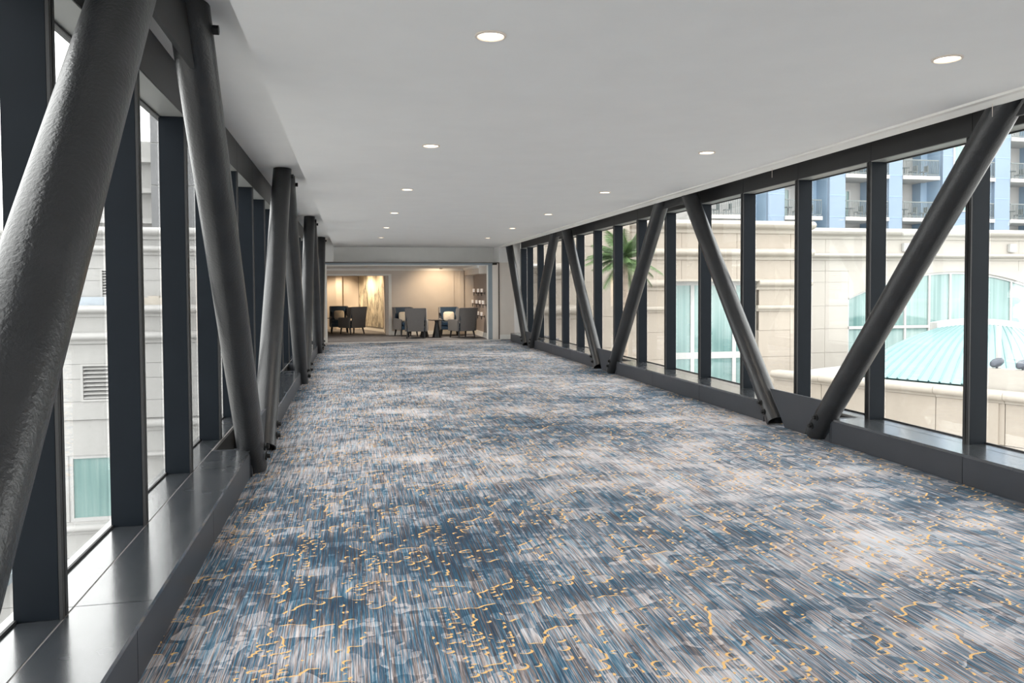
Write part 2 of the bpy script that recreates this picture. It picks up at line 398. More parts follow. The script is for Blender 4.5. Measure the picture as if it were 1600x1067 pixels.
MB().box(4.015, 4.045, YW+.02, YW+.14, 0, 2.265).build('jamb_edge', m_trimw, d)
MB().box(-.775, -.72, YW-.02, YW+.14, 0, 2.265).build('jamb_edge', m_trimw, d)
tag(MB().box(-.8, 4.385, 22.5, 22.58, -.1, .004).build('trim_4', m_trimw, kind='structure'), 'pale threshold strip between the two carpets')
# ------------------------------------------------------------------ lobby
LZ = 2.24
tag(MB().box(-4.2, 6.2, 22.58, 31.2, -.12, 0).build('floor', m_lobfloor, kind='structure'), 'dark taupe lobby carpet')
tag(MB().box(-4.2, 6.2, 22.95, 26.45, LZ, LZ+.05).build('ceiling', m_wallw, kind='structure'), 'low lobby ceiling beyond the opening')
tag(MB().box(-4.2, 1.5, 26.12, 31.2, 2.12, 2.17).build('ceiling', m_wallc, kind='structure'), 'ceiling of the inner lounge')
b = MB().box(1.22, 3.42, 26, 26.12, 0, LZ).box(-4.2, 1.22, 26, 26.12, 2.0, LZ).box(3.42, 4.3, 26.03, 26.15, 0, LZ)
tag(b.build('wall_lobby', m_lobw, kind='structure'), 'warm beige lobby back wall with opening to the lounge')
tag(MB().box(3.62, 3.76, 25.98, 26.03, 0, LZ).build('trim_5', m_lobw, kind='structure'), 'beige pilaster strips at the lobby corner')
tag(MB().box(4.1, 4.2, 22.95, 26.02, 0, 2.0).build('wall_niche', m_taupe, kind='structure'), 'taupe niche wall holding candle sconces')
tag(MB().box(3.78, 4.2, 22.95, 26.02, 2.0, LZ).build('wall_niche_head', m_lobw, kind='structure'), 'beige bulkhead above the candle niche')
b = MB().box(1.22, 3.42, 25.95, 26, LZ-.07, LZ).box(-4, 1.22, 25.95, 26, LZ-.07, LZ).box(3.42, 3.78, 25.96, 26.03, LZ-.07, LZ).box(3.73, 3.78, 22.95, 25.95, LZ-.07, LZ)
tag(b.build('trim_6', m_trimw, kind='structure'), 'crown moulding round the lobby')
b = MB().box(1.30, 3.42, 25.975, 26, 0, .13).box(3.42, 4.07, 26.005, 26.03, 0, .13).box(4.07, 4.1, 22.95, 26.02, 0, .16)
tag(b.build('baseboard_lobby', m_trimw, kind='structure'), 'cream lobby baseboard')
tag(MB().box(1.20, 1.30, 25.96, 26.14, 0, 2.06).box(-4.2, 1.20, 25.96, 26.14, 2.0, 2.06).build('trim_7', m_trimw, kind='structure'), 'cream casing of the lounge opening')
# inner lounge
b = MB().box(-4.2, .4, 30.6, 30.75, 0, 2.12).box(-4.3, -4.2, 22.9, 30.75, 0, LZ)
tag(b.build('wall_lounge', m_lobw, kind='structure'), 'beige back wall of the inner lounge')
A, B2 = Vector((.27, 30.6, 0)), Vector((1.26, 27.6, 0)); dirv = (B2-A).normalized(); nrm = Vector((-dirv.y, dirv.x, 0))
if nrm.x > 0: nrm = -nrm
def slab(a, e, z0, z1, t0, t1, name, mat, **k):
    q = [a+nrm*t0, e+nrm*t0, e+nrm*t1, a+nrm*t1]
    return MB().prism([(v.x, v.y) for v in q], 'z', z0, z1).build(name, mat, **k)
tag(slab(A, B2, 0, 2.12, -.12, 0, 'wall_art', m_lobw, kind='structure'), 'angled lounge wall behind the tall painting')
tag(MB().box(1.1, 1.24, 26.14, 27.7, 0, 2.12).build('wall_return', m_lobw, kind='structure'), 'beige return wall beside the lounge opening')
tag(slab(A, B2, 0, .14, 0, .02, 'baseboard_lounge', m_trimw, kind='structure'), 'cream baseboard under the tall painting')
art = slab(A+dirv*.12, A+dirv*2.72, .15, 2.08, .005, .045, 'wall_painting', m_art)
tag(art, 'tall abstract painting in cream and charcoal washes on the lounge wall', 'painting')
tag(MB().box(-.62, -.38, 30.4, 30.6, 0, 2.1).box(-.2, .25, 30.5, 30.6, 0, 2.1).build('trim_8', m_lobw, kind='structure'), 'beige pilasters on the lounge back wall')
# ------------------------------------------------------------------ downlights
def downlight(i, x, y, z, label, group, r=.083, watts=DOWNLIGHT_W, size=95):
    t = empty('recessed_downlight', (x, y, z), label, 'ceiling light', group)
    MB().lathe([(r, 0), (r, -.006), (r*.86, -.009), (r*.8, -.002), (r*.8, 0)], (x, y, z), 28).build('trim_ring', m_ring, t, smooth=True)
    MB().lathe([(.0005, -.0025), (r*.8, -.0025)], (x, y, z), 28).build('lens', m_lamp, t)
    l = bpy.data.lights.new('lamp', 'SPOT'); l.energy = watts; l.color = (1, .87, .72); l.spot_size = math.radians(size*1.4); l.spot_blend = .8; l.shadow_soft_size = r*.7
    lo = bpy.data.objects.new('lamp', l); COL.objects.link(lo); lo.parent = t; lo.location = (0, 0, -.02)
    return t
ordn = ['nearest', 'second', 'third', 'fourth', 'fifth', 'farthest']
for k in range(6):
    downlight(k, .725, 3.97+3.09*k, CZ, f'round recessed ceiling light, {ordn[k]} in the left row of the bridge', 'ceiling lights on the bridge')
    downlight(k, 3.40, 3.86+3.07*k, CZ, f'round recessed ceiling light, {ordn[k]} in the right row of the bridge', 'ceiling lights on the bridge')
downlight(0, .42, 23.9, LZ, 'small recessed light in the lobby ceiling near the lounge opening', 'lobby ceiling lights', .05, LOBBY_W, 80)
downlight(1, 2.85, 24.0, LZ, 'small recessed light in the lobby ceiling over the armchairs', 'lobby ceiling lights', .05, LOBBY_W*1.6, 80)
def track_spot(loc, target, w, label):
    t = empty('wall_wash_spot', loc, label, 'spotlight', 'lounge wall wash spots')
    MB().tube((loc[0], loc[1], loc[2]), (loc[0], loc[1], loc[2]-.05), .045, .05, 14).build('housing', m_ring, t, smooth=True)
    l = bpy.data.lights.new('lamp', 'SPOT'); l.energy = w; l.color = (1, .78, .52); l.spot_size = math.radians(120); l.spot_blend = .7; l.shadow_soft_size = .05
    lo = bpy.data.objects.new('lamp', l); COL.objects.link(lo); lo.parent = t; lo.location = (0, 0, -.07)
    lo.rotation_euler = (Vector(target)-Vector(loc)).to_track_quat('-Z', 'Y').to_euler()
track_spot((-.15, 29.0, 2.12), (.7, 29.3, 1.0), ART_W, 'warm spot washing the far half of the tall painting')
track_spot((.25, 27.6, 2.12), (1.0, 28.3, .9), ART_W, 'warm spot washing the near half of the tall painting')
track_spot((-.6, 29.6, 2.12), (-.5, 30.6, .6), ART_W*.8, 'warm spot washing the lounge back wall')
track_spot((2.85, 24.9, LZ), (2.8, 26.0, 1.15), LOBBY_W*.75, 'warm spot washing the beige lobby wall')
# ------------------------------------------------------------------ steel tube braces
def brace(x, yb, yt, zt, label, face, zb=.0, bolts=True, top_fin=False):
    """hollow steel tube from the floor foot (yb,zb) up to (yt,zt); bolts on the room side"""
    t = empty('steel_tube_brace', (x, yb, 0), label, 'steel tube', 'diagonal tube braces of the bridge')
    d = Vector((0, yt-yb, zt-zb)).normalized(); a = Vector((1, 0, 0)); bq = d.cross(a)
    n = 40; mb = MB()
    # bottom is cut square and lifted so that its lowest lip touches the floor; top is cut level
    lift = TR*abs(d.y)/1.0
    p0 = Vector((x, yb, zb)) + d*(lift/d.z*.55)
    outer0, outer1, inner0 = [], [], []
    for i in range(n):
        an = 2*math.pi*i/n; off = (a*math.cos(an)+bq*math.sin(an))
        q = p0 + off*TR
        if q.z < .004: q = q + d*((.004-q.z)/d.z)
        outer0.append(q); qi = p0 + off*(TR-.014)
        if qi.z < .004: qi = qi + d*((.004-qi.z)/d.z)
        inner0.append(qi)
        base = Vector((x, yb, zb)) + off*TR; s = (zt-base.z)/d.z; outer1.append(base+d*s)
    inn1 = [q + d*.3 for q in inner0]
    segs = 14; rings = [inn1, inner0] + [[outer0[i].lerp(outer1[i], k/segs) for i in range(n)] for k in range(segs+1)]
    for r in rings: mb.v += [tuple(q) for q in r]
    for k in range(len(rings)-1):
        for i in range(n): j = (i+1) % n; mb.f.append((k*n+i, k*n+j, (k+1)*n+j, (k+1)*n+i))
    mb.f.append(tuple(range(n))); mb.f.append(tuple((len(rings)-1)*n+i for i in reversed(range(n))))
    mb.build('tube', m_paint, t, smooth=True)
    if bolts:
        sg = 1 if face > 0 else -1
        for s in (.13, .25):
            c = p0 + d*s
            o = MB().tube(c+Vector((sg*(TR-.01), 0, 0)), c+Vector((sg*(TR+.034), 0, 0)), .02, .02, 6)
            o.tube(c+Vector((sg*(TR-.012), 0, 0)), c+Vector((sg*(TR+.008), 0, 0)), .034, .034, 12)
            o.build('bolt', m_bolt, t)
        if zt > 2.9 and sg > 0:
            c = Vector(outer1[0]) * 0 + p0 + d*((zt-.10-p0.z)/d.z)
            MB().tube(c+Vector((sg*(TR-.01), 0, 0)), c+Vector((sg*(TR+.03), 0, 0)), .026, .026, 8).build('bolt', m_bolt, t)
    if top_fin and yt > yb:
        c = Vector((x, yt, zt)); sg = 1 if face > 0 else -1
        MB().box(x-.012, x+.012, yt-.16 if yt < yb else yt-.12, yt+.02, zt-.16, zt-.002).build('fin_plate', m_paint, t)
    return t
SL = .81
top = SOF-.003
brace(LX, 1.02, 1.02+.803*top, top, 'thick dark steel tube nearest the camera, slanting along the left edge', 1)
names = ['second', 'third', 'fourth', 'fifth', 'sixth', 'seventh', 'eighth']
LVB = [7.0, 13.14, 19.28]
seq = [('second', 6.66, 4.28), ('third', 7.36, 9.78), ('fourth', 12.80, 10.36), ('fifth', 13.48, 15.90), ('sixth', 18.94, 16.50), ('seventh', 19.62, 22.02)]
for nm, yb, yt in seq:
    brace(LX, yb, yt, top, f'dark steel tube brace, {nm} from the camera along the left windows', 1, top_fin=True)
brace(RX, 1.39, 1.39+SL*top, top, 'dark steel tube brace cut by the upper right corner of the photo', -1)
rs = []
for k in range(3):
    c = 7.205+6.14*k
    rs += [(c-.335, c-.335-SL*top), (c+.335, c+.335+SL*top)]
for i, (yb, yt) in enumerate(rs):
    nm = ['nearest', 'second', 'third', 'fourth', 'fifth', 'sixth'][i]
    brace(RX, yb, yt, top, f'dark steel tube brace with its foot {nm} to the camera on the right', -1)
def gusset(x, c, low, label, half=.3):
    y = .012
    if low: polys = [[(c-.185, .003), (c+.185, .003), (c+.485, .39), (c-.485, .39)], [(c+.515, .003), (c+.60, .003), (c+.60, .10)], [(c-.515, .003), (c-.60, .10), (c-.60, .003)]]
    else: polys = [[(c-half-.09, 2.69), (c+half+.09, 2.69), (c+half-.155, top), (c-half+.155, top)]]
    g = MB()
    for poly in polys: g.prism(poly, 'x', x-y, x+y)
    g = g.build('gusset_plate', m_curb if low else m_head, origin=(x, c, polys[0][0][1]))
    return tag(g, label, 'steel plate', 'gusset plates of the tube braces')
for k, nm in enumerate(['nearest', 'middle', 'farthest']):
    gusset(LX, 7.01+6.135*k, True, f'grey steel gusset plate at the {nm} brace feet on the left')
    gusset(RX, 7.205+6.14*k, True, f'grey steel gusset plate at the {nm} brace feet on the right')
for k, nm in enumerate(['nearest', 'second', 'third']):
    gusset(LX, (3.854, 10.07, 16.2)[k], False, f'dark gusset plate joining the {nm} brace tops on the left', .42 if k == 0 else .29)
    gusset(RX, 4.13+6.14*k, False, f'dark gusset plate joining the {nm} brace tops on the right')
# ------------------------------------------------------------------ furniture
CH = 'wing armchairs in the lobby'
def make_chair():
    t = empty('wing_armchair', (0, 0, 0), 'x', 'chair', CH)
    out = [(-.25, .22), (.25, .22), (.265, .5), (.27, .62), (.295, .70), (.315, .76), (.325, .95), (-.325, .95), (-.315, .76), (-.295, .70), (-.27, .62), (-.265, .5)]
    n = len(out); mb = MB()
    def rec(z): return .27 + (z-.22)*.16
    mb.v = [(u, rec(z)+.045, z) for u, z in out] + [(u*.97, rec(z)-.01, z) for u, z in out]
    mb.f = [tuple(range(n)), tuple(reversed(range(n, 2*n)))] + [((i+1) % n, i, n+i, n+(i+1) % n) for i in range(n)]
    mb.build('back_shell', m_fgrey, t, bevel=.008, smooth=True)
    mb = MB(); inn = [(u*.90, z if .3 < z < .94 else (.40 if z < .3 else .935)) for u, z in out]
    mb.v = [(u, rec(z)-.011, z) for u, z in inn] + [(u*.95, rec(z)-.055, z) for u, z in inn]
    mb.f = [tuple(range(n)), tuple(reversed(range(n, 2*n)))] + [((i+1) % n, i, n+i, n+(i+1) % n) for i in range(n)]
    mb.build('back_lining', m_navy, t, bevel=.008, smooth=True)
    for s in (-1, 1):
        wing = [(rec(.95)+.02, .945), (rec(.95)-.22, .93), (rec(.76)-.25, .76), (rec(.66)-.16, .67), (rec(.56)-.12, .57), (rec(.56)+.02, .56)]
        MB().prism(wing, 'x', s*.292, s*.33).build('wing', m_fgrey, t, bevel=.006)
        wi = [(y*.995+.003, z-.008) for y, z in wing]
        MB().prism(wi, 'x', s*.270, s*.291).build('wing_lining', m_navy, t, bevel=.004)
        arm = [(-.35, .22), (-.37, .54), (-.34, .575), (.22, .585), (.31, .56), (.28, .22)]
        MB().prism(arm, 'x', s*.285, s*.345).build('arm', m_fgrey, t, bevel=.012)
        MB().prism([(-.345, .36), (-.355, .535), (-.32, .562), (.2, .57), (.22, .36)], 'x', s*.262, s*.284).build('arm_lining', m_navy, t, bevel=.004)
        for yy, sl in ((-.28, -.04), (.22, .07)):
            MB().tube((s*.26, yy, .225), (s*(.28), yy+sl, 0), .032, .02, 10).build('leg', m_wood, t, smooth=True)
    MB().box(-.284, .284, -.34, .27, .22, .345).build('seat_base', m_navy, t, bevel=.012)
    MB().box(-.26, .26, -.36, .20, .347, .465).build('seat_cushion', m_navy, t, bevel=.03, smooth=True)
    return t
def place(t, x, y, rz): t.location = (x, y, 0); t.rotation_euler = (0, 0, rz); WL[t] = (x, y, 0); return t
proto = make_chair()
chairs = [(1.72, 25.3, .30, 'wing armchair with blue inside and cream pillow, left one at the lobby wall'),
          (1.98, 24.15, math.pi-.16, 'grey tweed wing armchair seen from behind in front of the blue one'),
          (3.12, 25.0, -.05, 'navy wing armchair with cream pillow behind the small black table'),
          (3.42, 23.98, math.pi+.36, 'grey tweed wing armchair seen from behind at the right, next to the candle niche'),
          (-.46, 28.0, .06, 'navy wing armchair with beige pillow in the inner lounge'),
          (.0, 27.0, math.pi+.62, 'grey tweed wing armchair turned aside in front of the tall painting')]
for i, (x, y, rz, lab) in enumerate(chairs):
    if i == 0: place(proto, x, y, rz); proto['label'] = lab
    else: dup(proto, (x, y, 0), rz, lab)
def pillow(ch, lab):
    x, y, rz = ch[:3]; mb = MB(); n, k = 20, 10; w, h, dp = .185, .165, .065
    for i in range(k+1):
        v = -1+2*i/k
        for j in range(n):
            a = 2*math.pi*j/n; cx, cz = math.cos(a), math.sin(a); e = .45
            sx = math.copysign(abs(cx)**e, cx); sz = math.copysign(abs(cz)**e, cz); r = (1-abs(v)**2.2)**.5 if abs(v) < 1 else 0
            r = .02 + .98*r
            mb.v.append((sx*w*r, v*dp, sz*h*r))
    for i in range(k):
        for j in range(n): q = (j+1) % n; mb.f.append((i*n+j, i*n+q, (i+1)*n+q, (i+1)*n+j))
    mb.f.append(tuple(range(n))); mb.f.append(tuple(k*n+j for j in reversed(range(n))))
    o = mb.build('throw_pillow', m_cream, smooth=True)
    f = Matrix.Rotation(rz, 4, 'Z'); o.matrix_world = Matrix.Translation((x, y, 0)) @ f @ Matrix.Translation((0, .165, .632)) @ Matrix.Rotation(-.17, 4, 'X')
    tag(o, lab, 'pillow', 'pillows on the armchairs')
pillow(chairs[0], 'cream pillow on the left armchair at the lobby wall')
pillow(chairs[2], 'cream pillow on the navy armchair behind the small table')
pillow(chairs[4], 'beige pillow on the navy armchair in the inner lounge')
def table(x, y, lab, s=1.):
    t = empty('pedestal_table', (x, y, 0), lab, 'table', 'small black pedestal tables')
    MB().lathe([(.001, .565*s), (.235, .565*s), (.245, .56*s), (.235, .545*s), (.001, .535*s)], (x, y, 0), 28).build('table_top', m_wood, t, smooth=True)
    MB().lathe([(.001, .54*s), (.07, .535*s), (.055, .48*s), (.075, .36*s), (.11, .16*s), (.145, .02), (.15, 0), (.001, 0)], (x, y, 0), 24).build('pedestal', m_wood, t, smooth=True)
table(2.62, 24.2, 'small black round table with conical foot between the right armchairs')
table(2.27, 24.72, 'small black table partly hidden behind the left grey armchair', .98)
table(-.98, 27.1, 'small black round table at the left edge of the inner lounge')
# candle sconces
def sconce():
    t = empty('candle_sconce', (0, 0, 0), 'x', 'candle sconce', 'candle sconces on the niche wall')
    MB().lathe([(.001, 0), (.030, 0), (.038, .012), (.042, .115), (.036, .115), (.034, .02), (.001, .015)], (-.1, 0, 0), 18).build('glass_cup', m_candle, t, smooth=True)
    MB().tube((-.1, 0, 0), (-.1, 0, -.03), .022, .012, 10).tube((-.1, 0, -.025), (-.1, 0, -.10), .009, .014, 8).tube((-.1, 0, -.10), (-.1, 0, -.12), .012, .003, 8).tube((-.1, 0, -.03), (0, 0, -.03), .008, .008, 8).build('bracket', m_bolt, t)
    MB().box(-.012, 0, -.03, .03, -.07, .01).build('back_plate', m_bolt, t)
    return t
sc0 = sconce()
rows = [('top', 1.43, [25.36, 24.46, 23.75]), ('middle', 1.06, [25.6, 24.78, 24.08, 23.5]), ('bottom', .69, [25.38, 24.54, 23.79])]
first = True
for rn, z, ysl in rows:
    for i, y in enumerate(ysl):
        lab = f"glowing candle cup on black wall bracket, {['farthest', 'second farthest', 'third farthest', 'nearest'][i]} in the {rn} row"
        if first: sc0.location = (4.1, y, z); sc0['label'] = lab; first = False
        else: dup(sc0, (4.1, y, z), 0, lab)
# ------------------------------------------------------------------ outside: helpers
def panels(parent, mat, X0, X1, Y, z0, z1, pw, ph, holes=(), zs=None, xs=None, depth=.035):
    xb = sorted(set([X0, X1] + (xs or [X0+pw*i for i in range(1, int((X1-X0)/pw)+1) if X0+pw*i < X1-.3])))
    zb = sorted(set([z0, z1] + (zs or [z0+ph*i for i in range(1, int((z1-z0)/ph)+1) if z0+ph*i < z1-.3]) + [h for H in holes for h in H[2:] if z0 < h < z1]))
    back = MB()
    for c, d in zip(zb[:-1], zb[1:]):
        xr = sorted(set(xb + [h for H in holes if H[2] < (c+d)/2 < H[3] for h in H[:2] if X0 < h < X1]))
        for a, e in zip(xr[:-1], xr[1:]):
            mx, mz = (a+e)/2, (c+d)/2
            if any(H[0] < mx < H[1] and H[2] < mz < H[3] for H in holes): continue
            back.box(a, e, Y+depth, Y+depth+.25, c, d)
            g = .006
            piece('stone_panel', mat, parent, a+g, e-g, Y, Y+depth+.01, c+g, d-g)
    back.build('backing_wall', mat, parent)
def band(parent, mat, X0, X1, Y, z0, z1, dp=.28):
    h = z1-z0; pr = []
    pr += [(Y+.05, z0), (Y-.03, z0), (Y-.05, z0+.22*h), (Y-.09, z0+.26*h)]
    for i in range(9):
        a = -math.pi/2 + math.pi*i/8; pr.append((Y-.09-(dp-.09)*math.cos(a), z0+.64*h+.34*h*math.sin(a)))
    pr += [(Y+.05, z1)]
    return MB().prism(pr, 'x', X0, X1).build('moulding', mat, parent, smooth=True)
def glazing(parent, X0, X1, Y, z0, z1, mull=(), trans=(), fw=.09):
    f = MB()
    f.box(X0, X0+fw, Y, Y+.1, z0, z1).box(X1-fw, X1, Y, Y+.1, z0, z1).box(X0+fw, X1-fw, Y, Y+.1, z0, z0+fw).box(X0+fw, X1-fw, Y, Y+.1, z1-fw, z1)
    for q in mull: f.box(q-fw/2, q+fw/2, Y+.01, Y+.09, z0+fw, z1-fw)
    for q in trans: f.box(X0+fw, X1-fw, Y+.015, Y+.085, q-fw*.8, q+fw*.8)
    w = f.build('window_frame', m_white, parent)
    ex = [X0+fw]+list(mull)+[X1-fw]; ez = [z0+fw]+list(trans)+[z1-fw]
    for a, e in zip(ex[:-1], ex[1:]):
        for c, d in zip(ez[:-1], ez[1:]):
            MB().box(a, e, Y+.05, Y+.07, c, d).build('pane', m_teal, w)
    return w
def louver(parent, X0, X1, Y, z0, z1, n):
    f = MB(); w = .06
    f.box(X0, X0+w, Y-.03, Y+.15, z0, z1).box(X1-w, X1, Y-.03, Y+.15, z0, z1).box(X0+w, X1-w, Y-.03, Y+.15, z0, z0+w).box(X0+w, X1-w, Y-.03, Y+.15, z1-w, z1)
    fr = f.build('louver_frame', m_bandL, parent)
    MB().box(X0+w, X1-w, Y+.16, Y+.2, z0, z1).build('louver_back', m_louvd, fr)
    h = (z1-z0-2*w)/n
    for i in range(n):
        c = z0+w+h*(i+.5)
        MB().prism([(Y-.01, c-h*.34), (Y-.01, c-h*.2), (Y+.13, c+h*.42), (Y+.13, c+h*.28)], 'x', X0+w, X1-w).build('louver_slat', m_bandL, fr)
# street far below
tag(MB().box(-60, 110, -40, 90, -9.2, -9).build('floor', m_ground, kind='structure'), 'pale paving far below the bridge')
# ------------------------------------------------------------------ left building (faces the bridge end-on)
bl = empty('limestone_building', (-8.5, 24, -9), 'pale limestone building with louvers and mouldings seen through the left windows', 'building')
hl = [(-7.66, -6.15, -1.65, -.57), (-8.06, -6.2, -5.15, -3.22)]
panels(bl, m_stoneL, -14, -1.4, 24, -9, -2.19, 5.3, 1.45, hl, zs=[-7.5, -6.2, -5.15, -3.22])
panels(bl, m_stoneL, -14, -1.4, 23.93, -2.18, .82, 5.3, 1.45, hl, zs=[-1.0, .0])
panels(bl, m_stoneL, -14, -1.4, 24.5, .9, 3.13, 5.3, 1.0, [(-7.26, -6.3, 1.32, 2.19)], zs=[1.84])
for z0, z1, y, dp in ((3.06, 3.42, 24.45, .3), (2.60, 2.88, 24.45, .22), (.79, 1.12, 23.9, .3), (.02, .36, 23.9, .26)): band(bl, m_bandL, -14, -1.4, y, z0, z1, dp)
for z0, z1 in ((-2.56, -2.22), (-3.38, -3.17)): band(bl, m_bandL, -6.05, -1.4, 23.98, z0, z1, .22)
band(bl, m_bandL, -14, -6.3, 23.98, -5.5, -5.2, .2)
louver(bl, -7.26, -6.3, 24.5, 1.32, 2.19, 9); louver(bl, -7.66, -6.15, 23.93, -1.65, -.57, 8)
glazing(bl, -8.06, -6.2, 24.05, -5.15, -3.22, [], [], .1)
MB().box(-14, -1.4, 24.0, 24.6, .85, .95).build('roof_ledge', m_bandL, bl)
MB().box(-14, -1.4, 24.6, 30, 3.3, 3.38).build('flat_roof', m_greylouv, bl)
tag(MB().box(-12, -6.9, 24.22, 24.42, .96, 1.36).build('rooftop_duct', M('duct_grey', (.42, .47, .52), .5, var=.08), origin=(-9, 24.3, .96)), 'blue grey duct lying on the left building ledge', 'duct')
tag(MB().box(-6.0, -5.5, 24.22, 24.44, .96, 1.33).box(-5.9, -5.6, 24.25, 24.4, 1.33, 1.38).build('rooftop_vent', M('vent_beige', (.5, .46, .40), .7, var=.1), origin=(-5.7, 24.3, .96)), 'small beige vent box on the left building ledge', 'vent')
cb = empty('entrance_canopy', (-10, 23, -6.6), 'dark grey canopy edge low on the left building', 'canopy')
MB().box(-13, -9.4, 22.6, 23.95, -6.6, -6.35).build('canopy_slab', m_grey, cb); MB().box(-13, -9.4, 22.5, 22.6, -6.65, -6.3).build('canopy_fascia', m_mull, cb)
# grey tower behind
tw = empty('grey_tower', (-7.5, 41, -9), 'tall grey clad tower rising behind the left building', 'building')
TX0, TX1 = -9.75, -.8
MB().box(TX0+.1, TX1, 41.1, 48, -9, 22).build('tower_core', m_greylouv, tw)
for k in range(9):
    for j in range(4):
        w = (TX1-TX0)/4; piece('cladding_panel', m_tower, tw, TX0+j*w+.02, TX0+(j+1)*w-.02, 41, 41.12, 2.6+2.1*k+.03, 2.6+2.1*(k+1)-.03)
ob = empty('stepped_building', (-13.8, 44, -9), 'pale building with balcony ledges left of the grey tower', 'building')
MB().box(-14, -9.9, 44, 50, -9, 9.5).build('wall', m_stoneL, ob)
for k in range(4): MB().box(-14.2, -9.9, 43.3, 44, 3.5+1.6*k, 3.75+1.6*k).build('ledge', m_bandL, ob)
for k in range(3): MB().box(-12.4, -11.4, 43.9, 44.02, 4.0+1.6*k, 4.7+1.6*k).build('window', m_tower, ob)
# ------------------------------------------------------------------ right buildings
b1 = empty('tall_cream_wing', (7.6, 25.4, -9), 'cream stone wing with round nosed ledges just beyond the last right windows', 'building')
panels(b1, m_stoneR, 5.4, 9.55, 25.4, -9, 7.5, 1.45, 1.25, zs=[-2.8, -1.6, -.55, .55, 1.75, 3.0, 4.2, 5.4])
band(b1, m_band, 5.4, 7.35, 25.36, 1.87, 2.42, .35); band(b1, m_band, 5.4, 7.62, 25.36, .50, .98, .4)
b2 = empty('cream_window_wing', (13, 26, -9), 'cream stone wing with wide teal window and long cornice across the right windows', 'building')
H2 = [(11.4, 14.75, -3.6, 1.78)]
panels(b2, m_stoneR, 9.57, 16.95, 26, -9, 3.65, 2.2, 1.2, H2, zs=[-3.6, -2.1, -1.06, -.07, .78, 1.78, 2.75])
band(b2, m_band, 9.57, 16.95, 25.95, 3.55, 4.02, .42); band(b2, m_band, 9.57, 16.95, 25.95, 2.57, 3.0, .34)
for X0, X1 in ((9.57, 11.4), (14.75, 16.95)):
    band(b2, m_band, X0, X1, 25.97, 1.46, 1.86, .26); band(b2, m_band, X0, X1, 25.97, .66, .88, .14)
MB().box(11.2, 14.95, 25.78, 26.1, 1.78, 1.86).build('window_head', m_band, b2)
for X0 in (11.28, 14.75): MB().box(X0, X0+.12, 26.0, 26.5, -3.6, 1.78).build('window_reveal', m_stoneR, b2)
glazing(b2, 11.4, 14.75, 26.32, -3.6, 1.78, [12.36, 14.05], [-.98], .15)
MB().box(16.72, 16.95, 26.32, 28.58, -9, 3.6).build('side_wall', m_stoneR, b2)
MB().box(9.6, 16.7, 26.32, 28.4, 3.5, 3.6).build('flat_roof', m_greylouv, b2)
b3 = empty('ivory_arched_wing', (25, 28.6, -9), 'ivory stone wing with wide arched teal window behind the right tubes', 'building')
ACX, AZ0, ATOP, AHW = 25.75, -2.6, 2.2, 5.25
def arch(x): return ATOP - 1.12*((x-ACX)/AHW)**2
N = 24; ax = [ACX-AHW+2*AHW*i/N for i in range(N+1)]
holes3 = [(ACX-AHW, ACX+AHW, AZ0, ATOP+.02)]
panels(b3, m_stoneC, 17.0, 40, 28.6, -9, 3.6, 2.4, 1.0, holes3, zs=[-2.6, -1.2, -.2, .76, 1.75, ATOP+.02, 2.75])
sp = MB()
for a, e in zip(ax[:-1], ax[1:]): sp.prism([(a, arch(a)), (e, arch(e)), (e, ATOP+.03), (a, ATOP+.03)], 'y', 28.6, 28.95)
sp.build('arch_spandrel', m_stoneC, b3)
band(b3, m_stoneC, 17.0, 40, 28.55, 3.56, 4.02, .4); band(b3, m_stoneC, 17.0, 40, 28.55, 2.68, 2.98, .3)
fr = MB()
for a, e in zip(ax[:-1], ax[1:]): fr.prism([(a, arch(a)), (e, arch(e)), (e, arch(e)-.1), (a, arch(a)-.1)], 'y', 28.7, 28.85)
mx = [22.2, 23.35, 24.55, 25.6, 27.0, 28.75, 30.0]
for q in mx: fr.box(q-.045, q+.045, 28.71, 28.84, AZ0, arch(q)-.09)
fr.box(ACX-AHW, ACX+AHW, 28.7, 28.85, -.24, -.12).box(ACX-AHW, ACX-AHW+.1, 28.7, 28.85, AZ0, arch(ACX-AHW)).box(ACX+AHW-.1, ACX+AHW, 28.7, 28.85, AZ0, arch(ACX-AHW))
wf = fr.build('window_frame', m_white, b3)
ed = [ACX-AHW+.1]+mx+[ACX+AHW-.1]
for a, e in zip(ed[:-1], ed[1:]):
    for c0, c1 in ((AZ0, -.18), (-.18, None)):
        k = 5; pts = [(a, c0), (e, c0)] + ([(e, c1), (a, c1)] if c1 is not None else [(e-(e-a)*i/k, arch(e-(e-a)*i/k)-.05) for i in range(k+1)])
        MB().prism(pts, 'y', 28.77, 28.79).build('pane', m_teal, wf)
MB().box(17, 40, 28.9, 36, 3.5, 3.6).build('flat_roof', m_greylouv, b3)
# wall lamps on the arched wing
for x, nm in ((23.2, 'left'), (28.55, 'right')):
    t = empty('wall_lamp', (x, 28.6, 3.2), f'small square wall lamp high on the ivory wing, {nm} one', 'wall lamp', 'square wall lamps on the ivory wing')
    MB().box(x-.17, x+.17, 28.42, 28.6, 3.05, 3.4).build('lamp_box', m_greylouv, t, bevel=.02); MB().box(x-.12, x+.12, 28.40, 28.42, 3.1, 3.35).build('lamp_lens', m_white, t)
